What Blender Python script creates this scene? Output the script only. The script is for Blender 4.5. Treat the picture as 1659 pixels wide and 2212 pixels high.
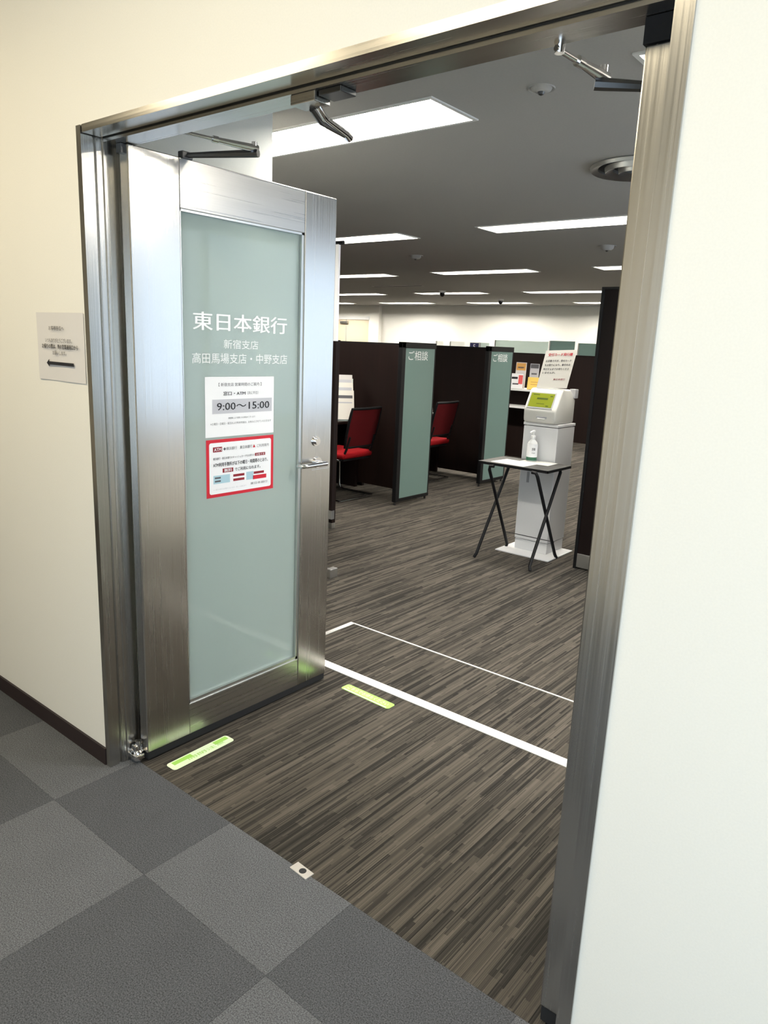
import bpy, bmesh, math, random
from mathutils import Vector, Matrix

# ------------------------------------------------------------------ scene, camera, light
for o in list(bpy.data.objects):
    bpy.data.objects.remove(o)
SC = bpy.context.scene
COL = SC.collection
random.seed(7)

def make_camera():
    cx, cy, cz = 2.1257, -1.1853, 1.4612
    pitch, roll, yaw, fpx = -0.2264, 0.0435, 0.6741, 1567.99
    f = Vector((-math.sin(yaw)*math.cos(pitch), math.cos(yaw)*math.cos(pitch), math.sin(pitch)))
    r = Vector((math.cos(yaw), math.sin(yaw), 0)); u = r.cross(f)
    c, s = math.cos(roll), math.sin(roll)
    r2 = r*c+u*s; u2 = u*c-r*s
    cam = bpy.data.cameras.new('camera')
    cam.sensor_fit = 'VERTICAL'; cam.sensor_height = 24.0; cam.lens = 24.0*fpx/2212.0
    cam.clip_start = 0.02; cam.clip_end = 100
    ob = bpy.data.objects.new('camera', cam); COL.objects.link(ob)
    ob.matrix_world = Matrix(((r2.x, u2.x, -f.x, cx), (r2.y, u2.y, -f.y, cy), (r2.z, u2.z, -f.z, cz), (0, 0, 0, 1)))
    SC.camera = ob
make_camera()

W = bpy.data.worlds.new('world'); SC.world = W; W.use_nodes = True
W.node_tree.nodes['Background'].inputs[0].default_value = (0.55, 0.72, 1.0, 1)
W.node_tree.nodes['Background'].inputs[1].default_value = 1.0
SC.view_settings.view_transform = 'Standard'
SC.view_settings.look = 'None'
SC.view_settings.gamma = 1.0
SC.view_settings.use_curve_mapping = False
SC.view_settings.exposure = 0.0

def area(name, loc, rot, sx, sy, power, col):
    l = bpy.data.lights.new(name, 'AREA'); l.shape = 'RECTANGLE'; l.size = sx; l.size_y = sy
    l.energy = power; l.color = col
    o = bpy.data.objects.new(name, l); COL.objects.link(o); o.location = loc; o.rotation_euler = rot
    return o
# daylight standing outside the bank's window and outside the corridor's window
area('daylight_bank', (2.95, 3.4, 1.55), (0, math.pi/2, 0), 1.5, 4.4, 34, (0.72, 0.86, 1.0))
area('daylight_corridor', (3.0, -2.95, 1.15), (math.pi/2, 0, 0), 3.6, 1.9, 84, (0.70, 0.86, 1.0))
PANEL = 74.0      # bank ceiling fixtures
LOBBY = 21.5      # corridor ceiling fixtures

# ------------------------------------------------------------------ materials
def srgb(r, g, b):
    def f(c):
        c /= 255.0
        return c/12.92 if c <= 0.04045 else ((c+0.055)/1.055)**2.4
    return (f(r), f(g), f(b), 1)

def mat(name, col, rough=0.5, metal=0.0, spec=0.5, emit=0.0, emitcol=None, trans=0.0, coat=0.0, ior=None, alpha=None):
    m = bpy.data.materials.new(name); m.use_nodes = True
    b = m.node_tree.nodes['Principled BSDF']
    b.inputs['Base Color'].default_value = col
    b.inputs['Roughness'].default_value = rough
    b.inputs['Metallic'].default_value = metal
    b.inputs['Specular IOR Level'].default_value = spec
    b.inputs['Transmission Weight'].default_value = trans
    b.inputs['Coat Weight'].default_value = coat
    b.inputs['Coat Roughness'].default_value = 0.03
    if ior: b.inputs['IOR'].default_value = ior
    if emit:
        b.inputs['Emission Color'].default_value = emitcol or col
        b.inputs['Emission Strength'].default_value = emit
    return m

def NT(m):
    nt = m.node_tree
    return nt, nt.nodes, nt.links, nt.nodes['Principled BSDF']

def math_node(n, op, a=None, b=None, va=None, vb=None, links=None):
    x = n.new('ShaderNodeMath'); x.operation = op
    if a is not None: links.new(a, x.inputs[0])
    elif va is not None: x.inputs[0].default_value = va
    if b is not None: links.new(b, x.inputs[1])
    elif vb is not None: x.inputs[1].default_value = vb
    return x.outputs[0]

def add_noise(m, scale, amount, stretch=(1, 1, 1), bump=0.0, rough_amp=0.0, detail=4.0):
    """fine colour grain (multiplied), optional bump and roughness variation, in object space"""
    nt, n, l, b = NT(m)
    tc = n.new('ShaderNodeTexCoord'); mp = n.new('ShaderNodeMapping'); mp.inputs['Scale'].default_value = stretch
    l.new(tc.outputs['Object'], mp.inputs['Vector'])
    ns = n.new('ShaderNodeTexNoise'); ns.inputs['Scale'].default_value = scale; ns.inputs['Detail'].default_value = detail
    l.new(mp.outputs[0], ns.inputs['Vector'])
    col = tuple(b.inputs['Base Color'].default_value)
    mr = n.new('ShaderNodeMapRange'); mr.inputs['From Min'].default_value = 0.25; mr.inputs['From Max'].default_value = 0.75
    mr.inputs['To Min'].default_value = 1-amount; mr.inputs['To Max'].default_value = 1+amount
    l.new(ns.outputs['Fac'], mr.inputs['Value'])
    mx = n.new('ShaderNodeVectorMath'); mx.operation = 'SCALE'; mx.inputs[0].default_value = col[:3]
    l.new(mr.outputs[0], mx.inputs['Scale']); l.new(mx.outputs[0], b.inputs['Base Color'])
    if bump:
        bp = n.new('ShaderNodeBump'); bp.inputs['Strength'].default_value = bump; bp.inputs['Distance'].default_value = 0.002
        l.new(ns.outputs['Fac'], bp.inputs['Height']); l.new(bp.outputs[0], b.inputs['Normal'])
    if rough_amp:
        r0 = b.inputs['Roughness'].default_value
        m2 = n.new('ShaderNodeMapRange'); m2.inputs['From Min'].default_value = 0.3; m2.inputs['From Max'].default_value = 0.7
        m2.inputs['To Min'].default_value = r0-rough_amp; m2.inputs['To Max'].default_value = r0+rough_amp
        l.new(ns.outputs['Fac'], m2.inputs['Value']); l.new(m2.outputs[0], b.inputs['Roughness'])
    return m

def steel(name, stretch, rough=0.24, base=(0.53, 0.515, 0.485, 1)):
    m = mat(name, base, rough, 1.0)
    add_noise(m, 1.0, 0.03, stretch, bump=0.006, rough_amp=0.04, detail=3)
    return m

M = {}
M['wall'] = add_noise(mat('cream wall vinyl', (0.79, 0.76, 0.68, 1), 0.72, spec=0.3), 260, 0.02, bump=0.06)
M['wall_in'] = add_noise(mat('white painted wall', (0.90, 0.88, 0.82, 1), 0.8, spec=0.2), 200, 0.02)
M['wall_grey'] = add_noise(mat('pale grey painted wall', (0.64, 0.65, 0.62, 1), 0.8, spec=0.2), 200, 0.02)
M['ceiling'] = add_noise(mat('ceiling board', (0.42, 0.41, 0.385, 1), 0.9, spec=0.1), 120, 0.03)
M['base'] = mat('dark vinyl skirting', srgb(40, 28, 28), 0.5)
M['steel_v'] = steel('brushed steel upright', (260, 260, 1.2))
M['steel_x'] = steel('brushed steel across', (1.2, 260, 260))
M['steel_y'] = steel('brushed steel along', (260, 1.2, 260), rough=0.30)
M['chrome'] = mat('chrome', (0.75, 0.75, 0.76, 1), 0.12, 1.0)
M['dark_steel'] = mat('dull dark metal', (0.10, 0.10, 0.10, 1), 0.35, 1.0)
M['rubber'] = mat('black rubber', (0.012, 0.012, 0.013, 1), 0.7)
M['black'] = mat('black paint', (0.006, 0.006, 0.0065, 1), 0.5, spec=0.25)
M['brown'] = add_noise(mat('dark brown laminate', srgb(25, 14, 11), 0.5, spec=0.22), 1.0, 0.18, (30, 30, 1.0))
M['panel_brown'] = add_noise(mat('dark brown board', srgb(20, 10, 8), 0.55, spec=0.2), 1.0, 0.15, (40, 40, 1.0))
M['white'] = mat('white plastic', (0.80, 0.80, 0.78, 1), 0.35)
M['white_metal'] = mat('white enamel', (0.73, 0.73, 0.73, 1), 0.3)
M['cream_plastic'] = mat('ivory plastic', (0.62, 0.61, 0.56, 1), 0.4)
M['grey_plastic'] = mat('grey plastic', (0.35, 0.35, 0.36, 1), 0.4)
M['silver'] = mat('satin aluminium', (0.62, 0.62, 0.60, 1), 0.35, 1.0)
M['red'] = add_noise(mat('red fabric', srgb(140, 8, 16), 0.85, spec=0.2), 300, 0.12)
M['red_mesh'] = add_noise(mat('red mesh fabric', srgb(78, 5, 10), 0.85, spec=0.2), 500, 0.25)
M['paper'] = mat('white paper', (0.85, 0.85, 0.86, 1), 0.8, spec=0.2)
M['paper_grey'] = mat('thin office paper', (0.66, 0.63, 0.60, 1), 0.85, spec=0.2)
M['paper_warm'] = mat('warm white paper', (0.80, 0.77, 0.70, 1), 0.8, spec=0.2)
M['vinyl_white'] = mat('white vinyl lettering', (0.94, 0.95, 0.94, 1), 0.5)
M['ink'] = mat('black ink', (0.012, 0.012, 0.016, 1), 0.7)
M['ink_grey'] = mat('grey ink', (0.10, 0.10, 0.11, 1), 0.7)
M['ink_red'] = mat('red ink', srgb(200, 22, 44), 0.6)
M['ink_darkred'] = mat('dark red ink', srgb(140, 20, 36), 0.6)
M['ink_blue'] = mat('pale blue ink', srgb(168, 200, 212), 0.6)
M['grey_box'] = mat('grey print', srgb(190, 190, 196), 0.7)
M['green_vinyl'] = mat('yellow green vinyl', srgb(160, 215, 90), 0.35)
M['pale_green'] = mat('pale green vinyl', srgb(226, 242, 205), 0.35)
M['yellow'] = mat('yellow card', srgb(240, 205, 100), 0.7)
M['orange'] = mat('orange card', srgb(214, 160, 84), 0.7)
M['pink'] = mat('pink red card', srgb(222, 90, 90), 0.7)
M['green'] = mat('green label', srgb(40, 96, 70), 0.5)
M['navy'] = mat('navy screen', srgb(40, 40, 90), 0.4)
M['strip'] = mat('ivory floor strip', (0.86, 0.84, 0.78, 1), 0.35)
M['lcd'] = mat('green lcd', srgb(112, 120, 26), 0.3, emit=0.05, emitcol=srgb(150, 165, 40))
M['lcd_dark'] = mat('lcd dark pixels', srgb(60, 74, 10), 0.4)
M['lamp'] = mat('bank lamp panel', (1, 1, 1, 1), 0.5, emit=PANEL, emitcol=(1.0, 0.95, 0.86, 1))
M['lamp_lobby'] = mat('corridor lamp panel', (1, 1, 1, 1), 0.5, emit=LOBBY, emitcol=(1.0, 0.86, 0.60, 1))
M['reflector'] = mat('white lamp reflector', (0.85, 0.84, 0.80, 1), 0.4)
M['lens'] = mat('black lens', (0.01, 0.01, 0.012, 1), 0.1)

def frosted(name, col, trans, rough, coat=0.6):
    m = mat(name, col, rough, 0, 0.5, trans=trans, coat=coat, ior=1.2)
    return m
M['frost'] = frosted('frosted door glass', (0.57, 0.67, 0.635, 1), 0.5, 0.55)
M['frost_teal'] = frosted('frosted teal screen glass', (0.19, 0.285, 0.26, 1), 0.25, 0.55, 0.3)
M['frost_pale'] = frosted('pale screen glass', (0.72, 0.84, 0.79, 1), 0.5, 0.5, 0.2)
M['glass'] = mat('clear glass', (0.95, 0.98, 0.98, 1), 0.02, trans=1.0, ior=1.1)
M['bottle'] = mat('clear bottle plastic', (0.86, 0.87, 0.86, 1), 0.2, trans=0.35, ior=1.2)

def carpet_stripe():
    m = mat('striped loop carpet', (0.1, 0.1, 0.1, 1), 0.95, spec=0.08)
    nt, n, l, b = NT(m)
    tc = n.new('ShaderNodeTexCoord'); sx = n.new('ShaderNodeSeparateXYZ'); l.new(tc.outputs['Object'], sx.inputs[0])
    def bars(width, length, seed):
        row = math_node(n, 'FLOOR', math_node(n, 'DIVIDE', sx.outputs[0], vb=width, links=l), links=l)
        rs = math_node(n, 'ADD', row, vb=seed, links=l)
        w1 = n.new('ShaderNodeTexWhiteNoise'); w1.noise_dimensions = '1D'; l.new(rs, w1.inputs['W'])
        off = math_node(n, 'MULTIPLY', w1.outputs['Value'], vb=13.0, links=l)
        cell = math_node(n, 'FLOOR', math_node(n, 'ADD', math_node(n, 'DIVIDE', sx.outputs[1], vb=length, links=l), off, links=l), links=l)
        cb = n.new('ShaderNodeCombineXYZ'); l.new(rs, cb.inputs[0]); l.new(cell, cb.inputs[1])
        w2 = n.new('ShaderNodeTexWhiteNoise'); w2.noise_dimensions = '2D'; l.new(cb.outputs[0], w2.inputs['Vector'])
        return w2.outputs['Value']
    a = bars(0.0105, 0.33, 3.0); c = bars(0.0250, 0.50, 91.0); d = bars(0.0035, 0.30, 47.0)
    s = math_node(n, 'ADD', math_node(n, 'MULTIPLY', a, vb=0.40, links=l), math_node(n, 'MULTIPLY', c, vb=0.24, links=l), links=l)
    s = math_node(n, 'ADD', s, math_node(n, 'MULTIPLY', d, vb=0.36, links=l), links=l)
    cr = n.new('ShaderNodeValToRGB'); l.new(s, cr.inputs[0])
    e = cr.color_ramp.elements
    e[0].position = 0.22; e[0].color = srgb(47, 45, 42)
    e[1].position = 0.82; e[1].color = srgb(98, 92, 84)
    for p, c3 in ((0.38, (60, 57, 53)), (0.48, (74, 70, 64)), (0.62, (84, 79, 72))):
        q = e.new(p); q.color = srgb(*c3)
    # loop ribs
    wv = n.new('ShaderNodeTexWave'); wv.wave_type = 'BANDS'; wv.bands_direction = 'X'; wv.inputs['Scale'].default_value = 75
    wv.inputs['Distortion'].default_value = 0.6; l.new(tc.outputs['Object'], wv.inputs['Vector'])
    ns = n.new('ShaderNodeTexNoise'); ns.inputs['Scale'].default_value = 380; l.new(tc.outputs['Object'], ns.inputs['Vector'])
    mr = n.new('ShaderNodeMapRange'); mr.inputs['To Min'].default_value = 0.72; mr.inputs['To Max'].default_value = 1.15
    l.new(math_node(n, 'MULTIPLY', math_node(n, 'ADD', wv.outputs['Fac'], ns.outputs['Fac'], links=l), vb=0.5, links=l), mr.inputs['Value'])
    mx = n.new('ShaderNodeVectorMath'); mx.operation = 'SCALE'; l.new(cr.outputs[0], mx.inputs[0]); l.new(mr.outputs[0], mx.inputs['Scale'])
    l.new(mx.outputs[0], b.inputs['Base Color'])
    return m
M['carpet'] = carpet_stripe()

def tile_mat(name, col):
    m = mat(name, col, 0.95, spec=0.08)
    nt, n, l, b = NT(m)
    tc = n.new('ShaderNodeTexCoord')
    ns = n.new('ShaderNodeTexNoise'); ns.inputs['Scale'].default_value = 300; ns.inputs['Detail'].default_value = 2
    wn = n.new('ShaderNodeTexNoise'); wn.inputs['Scale'].default_value = 9; wn.inputs['Detail'].default_value = 3
    l.new(tc.outputs['Object'], ns.inputs['Vector']); l.new(tc.outputs['Object'], wn.inputs['Vector'])
    mr = n.new('ShaderNodeMapRange'); mr.inputs['From Min'].default_value = 0.3; mr.inputs['From Max'].default_value = 0.7
    mr.inputs['To Min'].default_value = 0.5; mr.inputs['To Max'].default_value = 1.55
    l.new(ns.outputs['Fac'], mr.inputs['Value'])
    m2 = n.new('ShaderNodeMapRange'); m2.inputs['To Min'].default_value = 0.9; m2.inputs['To Max'].default_value = 1.1
    l.new(wn.outputs['Fac'], m2.inputs['Value'])
    mx = n.new('ShaderNodeVectorMath'); mx.operation = 'SCALE'; mx.inputs[0].default_value = col[:3]
    l.new(math_node(n, 'MULTIPLY', mr.outputs[0], m2.outputs[0], links=l), mx.inputs['Scale'])
    l.new(mx.outputs[0], b.inputs['Base Color'])
    bp = n.new('ShaderNodeBump'); bp.inputs['Strength'].default_value = 0.5; bp.inputs['Distance'].default_value = 0.002
    l.new(ns.outputs['Fac'], bp.inputs['Height']); l.new(bp.outputs[0], b.inputs['Normal'])
    return m
M['tile_dark'] = tile_mat('dark grey carpet tile', srgb(81, 83, 87))
M['tile_light'] = tile_mat('light grey carpet tile', srgb(96, 98, 102))

# ------------------------------------------------------------------ geometry helpers
def bx(bm, x0, x1, y0, y1, z0, z1, bevel=0.0, seg=2):
    vs = [bm.verts.new((x, y, z)) for x in (x0, x1) for y in (y0, y1) for z in (z0, z1)]
    fs = []
    for q in ((0, 1, 3, 2), (4, 6, 7, 5), (0, 4, 5, 1), (2, 3, 7, 6), (0, 2, 6, 4), (1, 5, 7, 3)):
        fs.append(bm.faces.new([vs[i] for i in q]))
    if bevel > 0:
        es = list({e for f in fs for e in f.edges})
        bmesh.ops.bevel(bm, geom=es, offset=bevel, segments=seg, affect='EDGES', profile=0.5)
    return bm

def tube(bm, pts, r, n=10, closed=False, taper=None):
    pts = [Vector(p) for p in pts]; rings = []
    N = len(pts)
    up = None
    for i, p in enumerate(pts):
        a = pts[i-1] if (i > 0 or closed) else p
        b = pts[(i+1) % N] if (i < N-1 or closed) else p
        t = (b-a).normalized()
        if up is None:
            up = Vector((0, 0, 1)) if abs(t.z) < 0.9 else Vector((1, 0, 0))
        s = t.cross(up)
        if s.length < 1e-4: s = t.cross(Vector((0.3, 0.9, 0.2)))
        s.normalize(); w = s.cross(t).normalized(); up = w
        rr = r if taper is None else taper[i]
        rings.append([bm.verts.new(p+(s*math.cos(k*2*math.pi/n)+w*math.sin(k*2*math.pi/n))*rr) for k in range(n)])
    M_ = N if closed else N-1
    for i in range(M_):
        A, B = rings[i], rings[(i+1) % N]
        for k in range(n):
            bm.faces.new((A[k], A[(k+1) % n], B[(k+1) % n], B[k]))
    if not closed:
        bm.faces.new(rings[0][::-1]); bm.faces.new(rings[-1])
    return bm

def lathe(bm, prof, c=(0, 0, 0), n=24):
    """profile [(r, z)] about z through c"""
    rings = []
    for r, z in prof:
        if r < 1e-6: rings.append([bm.verts.new((c[0], c[1], c[2]+z))])
        else: rings.append([bm.verts.new((c[0]+r*math.cos(k*2*math.pi/n), c[1]+r*math.sin(k*2*math.pi/n), c[2]+z)) for k in range(n)])
    for A, B in zip(rings, rings[1:]):
        for k in range(n):
            a, b = A[k % len(A)], A[(k+1) % len(A)]; c2, d = B[(k+1) % len(B)], B[k % len(B)]
            vs = []
            for v in (a, b, c2, d):
                if v not in vs: vs.append(v)
            if len(vs) > 2: bm.faces.new(vs)
    return bm

def prism(bm, poly, a0, a1, axis='x'):
    """polygon in the other two axes extruded along axis"""
    def P(t, u, v):
        return {'x': (t, u, v), 'y': (u, t, v), 'z': (u, v, t)}[axis]
    A = [bm.verts.new(P(a0, u, v)) for u, v in poly]; B = [bm.verts.new(P(a1, u, v)) for u, v in poly]
    n = len(poly)
    bm.faces.new(A); bm.faces.new(B[::-1])
    for i in range(n): bm.faces.new((A[i], B[i], B[(i+1) % n], A[(i+1) % n]))
    return bm

def obj(name, bm, m, parent=None, smooth=False, loc=None, rot=None):
    bmesh.ops.recalc_face_normals(bm, faces=bm.faces)
    me = bpy.data.meshes.new(name); bm.to_mesh(me); bm.free()
    me.materials.append(M[m] if isinstance(m, str) else m)
    if smooth:
        me.polygons.foreach_set('use_smooth', [True]*len(me.polygons))
        try: me.set_sharp_from_angle(angle=math.radians(40))
        except Exception: pass
    o = bpy.data.objects.new(name, me); COL.objects.link(o)
    if parent is not None: o.parent = parent
    if loc is not None: o.location = loc
    if rot is not None: o.rotation_euler = rot
    return o

def box(name, x0, x1, y0, y1, z0, z1, m, parent=None, bevel=0.0, label=None):
    o = obj(name, bx(bmesh.new(), x0, x1, y0, y1, z0, z1, bevel), m, parent)
    if label: o['label'] = label
    return o

def tag(o, label, cat, group=None):
    o['label'] = label; o['category'] = cat
    if group: o['group'] = group
    return o
def struct(o, label=None):
    o['kind'] = 'structure'
    if label: o['label'] = label
    return o
def thing(name, label, cat, loc=(0, 0, 0), rz=0.0, group=None):
    o = bpy.data.objects.new(name, None); COL.objects.link(o); o.empty_display_size = 0.05
    o.location = loc; o.rotation_euler = (0, 0, rz)
    return tag(o, label, cat, group)
def B(): return bmesh.new()
def copy_tree(src, parent=None):
    c = src.copy(); COL.objects.link(c); c.parent = parent
    for ch in list(src.children): copy_tree(ch, c)
    return c

_dg = {}
def text_mesh(body, spacing=1.0, bold=0.0):
    cu = bpy.data.curves.new('lettering', 'FONT'); cu.body = body; cu.resolution_u = 2
    cu.space_character = spacing; cu.offset = bold
    o = bpy.data.objects.new('lettering', cu); COL.objects.link(o)
    dg = bpy.context.evaluated_depsgraph_get(); dg.update()
    me = bpy.data.meshes.new_from_object(o.evaluated_get(dg))
    bpy.data.objects.remove(o); bpy.data.curves.remove(cu)
    return me
def text(name, body, origin, u, v, width, height, m, parent=None, bold=0.0, align='c', label=None, lift=0.0006):
    """lettering lying in the plane (u, v): centred (or left) on origin, fitted to width x height"""
    me = text_mesh(body, 1.0, 0.0)
    if bold:
        bmx = bmesh.new(); bmx.from_mesh(me)
        for d in (-bold, bold):
            k = bmesh.ops.duplicate(bmx, geom=bmx.verts[:len(me.vertices)]+bmx.edges[:len(me.edges)]+bmx.faces[:len(me.polygons)])
            bmesh.ops.translate(bmx, vec=(d, d*0.3, 0.00015 if d > 0 else 0.0003), verts=[e for e in k['geom'] if isinstance(e, bmesh.types.BMVert)])
            bmx.verts.ensure_lookup_table(); bmx.edges.ensure_lookup_table(); bmx.faces.ensure_lookup_table()
        bmx.to_mesh(me); bmx.free()
    xs = [p.co.x for p in me.vertices]; ys = [p.co.y for p in me.vertices]
    x0, x1, y0, y1 = min(xs), max(xs), min(ys), max(ys)
    sx = width/(x1-x0); sy = height/(y1-y0) if height else sx
    u = Vector(u).normalized(); v = Vector(v).normalized(); nrm = u.cross(v)
    o0 = Vector(origin)
    for p in me.vertices:
        a = (p.co.x-(x0+x1)/2)*sx if align == 'c' else (p.co.x-x0)*sx
        b = (p.co.y-(y0+y1)/2)*sy
        p.co = o0+u*a+v*b+nrm*(lift+p.co.z)
    me.name = name
    me.materials.clear(); me.materials.append(M[m])
    o = bpy.data.objects.new(name, me); COL.objects.link(o)
    if parent is not None: o.parent = parent
    if label: o['label'] = label
    return o
def slab(bm, origin, u, v, w, h, t, cx=0, cy=0):
    """thin plate of w x h x t in plane (u, v), centred at origin + cx*u + cy*v, rising t along the normal"""
    u = Vector(u).normalized(); v = Vector(v).normalized(); n = u.cross(v); o = Vector(origin)+u*cx+v*cy
    vs = [bm.verts.new(o+u*a*w/2+v*b*h/2+n*c) for a in (-1, 1) for b in (-1, 1) for c in (0, t)]
    for q in ((0, 1, 3, 2), (4, 6, 7, 5), (0, 4, 5, 1), (2, 3, 7, 6), (0, 2, 6, 4), (1, 5, 7, 3)):
        bm.faces.new([vs[i] for i in q])
    return bm
X, Y, Z = Vector((1, 0, 0)), Vector((0, 1, 0)), Vector((0, 0, 1))

# ------------------------------------------------------------------ setting
DW, DH = 1.7126, 2.03        # outer width and height of the door frame
CH = 2.30                    # bank ceiling
LC = 2.75                    # corridor ceiling
TH = 0.084                   # where the two carpets meet
XR, XL, YB = 2.6, -12.0, 11.65

fl = struct(box('floor', -4, 6, -2.7, TH, -0.10, -0.006, 'base'), 'corridor floor of dark and light grey carpet tiles in a checker')
# corridor carpet tiles, each its own piece
tm = {}
def tile(x0, x1, y0, y1, dark):
    key = (round(x1-x0, 3), round(y1-y0, 3), dark)
    if key not in tm:
        b = B(); bx(b, 0.0004, key[0]-0.0004, 0.0004, key[1]-0.0004, -0.006, 0.0)
        o = obj('carpet_tile', b, 'tile_dark' if dark else 'tile_light', fl); tm[key] = o.data
    else:
        o = bpy.data.objects.new('carpet_tile', tm[key]); COL.objects.link(o); o.parent = fl
    o.location = (x0, y0, 0)
xs = [0.058+0.5*k for k in range(-5, 9)]
ys = [-2.72, -2.22, -1.72, -1.22, -0.72, -0.22, TH]
for i in range(len(xs)-1):
    for j in range(len(ys)-1):
        tile(xs[i], xs[i+1], ys[j], ys[j+1], (i+j) % 2 == 0)
bank_floor = struct(box('floor', XL, XR, TH, YB, -0.10, 0.0, 'carpet'), 'brown grey striped carpet of the bank')

wl = struct(box('wall_left', -4, 0.0, 0.0, 0.12, 0, LC, 'wall'), 'cream corridor wall left of the doorway')
wr = struct(box('wall_right', DW, 6, 0.0, 0.12, 0, LC, 'wall'), 'white corridor wall right of the doorway')
wa = struct(box('wall_above', 0.0, DW, 0.0, 0.12, DH, LC, 'wall'), 'cream corridor wall above the doorway')
struct(box('baseboard_left', -4, -0.001, -0.008, 0.0, 0.0, 0.062, 'base'), 'dark brown skirting along the left corridor wall')
struct(box('baseboard_right', DW+0.001, 6, -0.008, 0.0, 0.0, 0.062, 'base'), 'dark skirting along the right corridor wall')
struct(box('ceiling', -4, 6, -2.7, 0.12, LC, LC+0.1, 'ceiling'), 'corridor ceiling')
struct(box('wall_end', -4.1, -4, -2.7, 0.12, 0, LC, 'wall')); struct(box('wall_end', 6, 6.1, -2.7, 0.12, 0, LC, 'wall'))
# corridor rear wall with a window
b = B(); wx0, wx1, wz0, wz1 = 1.2, 4.8, 0.2, 2.1
for (a, c, d, e) in ((-4, wx0, 0, LC), (wx1, 6, 0, LC), (wx0, wx1, 0, wz0), (wx0, wx1, wz1, LC)):
    bx(b, a, c, -2.8, -2.7, d, e)
struct(obj('wall_rear', b, 'wall'), 'corridor wall behind the camera with a window')
def window(name, axis, c, a0, a1, z0, z1, nm, label):
    t = bpy.data.objects.new(name, None); COL.objects.link(t); struct(t, label)
    f = 0.04
    def P(p0, p1, q0, q1, m, nme, d0, d1):
        b = B()
        if axis == 'y': bx(b, p0, p1, c+d0, c+d1, q0, q1)
        else: bx(b, c+d0, c+d1, p0, p1, q0, q1)
        obj(nme, b, m, t)
    P(a0, a1, z0, z0+f, 'silver', 'window_sill', -0.05, 0.05); P(a0, a1, z1-f, z1, 'silver', 'window_frame', -0.03, 0.03)
    for k in range(nm+1):
        p = a0+(a1-a0-f)*k/nm; P(p, p+f, z0+f, z1-f, 'silver', 'mullion', -0.03, 0.03)
window('window_1', 'y', -2.75, wx0, wx1, wz0, wz1, 3, 'corridor window behind the camera')

# bank shell
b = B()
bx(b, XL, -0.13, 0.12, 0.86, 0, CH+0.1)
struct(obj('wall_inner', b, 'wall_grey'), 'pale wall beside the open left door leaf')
struct(box('baseboard_inner', -0.13, -0.124, 0.12, 0.86, 0, 0.056, 'base'))
struct(box('wall_front', -0.13, 2.7, 0.121, 0.15, DH+0.01, CH+0.1, 'wall_in'))
struct(box('wall_front', DW+0.005, 2.7, 0.121, 0.15, 0, DH+0.01, 'wall_in'))
struct(box('wall_back', XL, XR+0.1, YB, YB+0.1, 0, CH+0.1, 'wall_in'), 'brightly lit white wall at the back of the bank')
struct(box('wall_far_left', XL-0.1, XL, 0.12, YB, 0, CH+0.1, 'wall_in'))
b = B(); ay0, ay1, az0, az1 = 1.25, 5.6, 0.80, 2.25
for (a, c, d, e) in ((0.12, ay0, 0, CH+0.1), (ay1, YB, 0, CH+0.1), (ay0, ay1, 0, az0), (ay0, ay1, az1, CH+0.1)):
    bx(b, XR, XR+0.1, a, c, d, e)
struct(obj('wall_window_side', b, 'wall_in'), 'bank wall on the right with a long window')
window('window_2', 'x', XR+0.05, ay0, ay1, az0, az1, 4, 'long bank window right of the doorway')

# light rows: centre y, starts of the fixtures
FL, FW = 1.24, 0.28
ROWS = [(1.18, [-0.765, 1.20]), (3.57, [-4.755, -2.795, -0.835, 1.125]), (6.08, [-6.95, -4.98, -3.03, -1.06, 0.9]),
        (8.74, [-9.2, -7.3, -5.27, -3.30, -1.35, 0.6]), (10.88, [-9.9, -7.80, -5.65, -3.50, -1.5, 0.45])]
b = B(); y = 0.12
for yc, st in ROWS:
    bx(b, XL, XR, y, yc-FW/2, CH, CH+0.1); x = XL
    for s in st:
        bx(b, x, s, yc-FW/2, yc+FW/2, CH, CH+0.1); x = s+FL
    bx(b, x, XR, yc-FW/2, yc+FW/2, CH, CH+0.1); y = yc+FW/2
bx(b, XL, XR, y, YB, CH, CH+0.1)
struct(obj('ceiling', b, 'ceiling'), 'grey bank ceiling with rows of recessed lights')
struct(box('ceiling', XL, XR, 0.12, YB, CH+0.1, CH+0.12, 'ceiling'))

def fixture():
    t = thing('ceiling_light', 'x', 'ceiling light')
    # trim ring, trough of sloped white sides, glowing panel in the roof of the trough
    b = B(); w = 0.012
    bx(b, -w, FL+w, -FW/2-w, -FW/2+0.004, -0.005, 0.0); bx(b, -w, FL+w, FW/2-0.004, FW/2+w, -0.005, 0.0)
    bx(b, -w, 0.004, -FW/2, FW/2, -0.005, 0.0); bx(b, FL-0.004, FL+w, -FW/2, FW/2, -0.005, 0.0)
    obj('trim_ring', b, 'reflector', t)
    b = B(); z1 = 0.055; i = 0.055
    o4 = [(0.001, -FW/2+0.001), (FL-0.001, -FW/2+0.001), (FL-0.001, FW/2-0.001), (0.001, FW/2-0.001)]
    n4 = [(0.08, -FW/2+i), (FL-0.08, -FW/2+i), (FL-0.08, FW/2-i), (0.08, FW/2-i)]
    A = [b.verts.new((p[0], p[1], 0)) for p in o4]; N = [b.verts.new((p[0], p[1], z1)) for p in n4]
    O = [b.verts.new((p[0], p[1], z1+0.02)) for p in o4]
    for k in range(4):
        q = (k+1) % 4
        b.faces.new((A[k], A[q], N[q], N[k])); b.faces.new((A[k], O[k], O[q], A[q]))
    b.faces.new(O)
    obj('reflector', b, 'reflector', t)
    b = B(); bx(b, 0.08, FL-0.08, -FW/2+i, FW/2-i, z1-0.004, z1+0.006)
    obj('lamp_panel', b, 'lamp', t)
    return t
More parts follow.
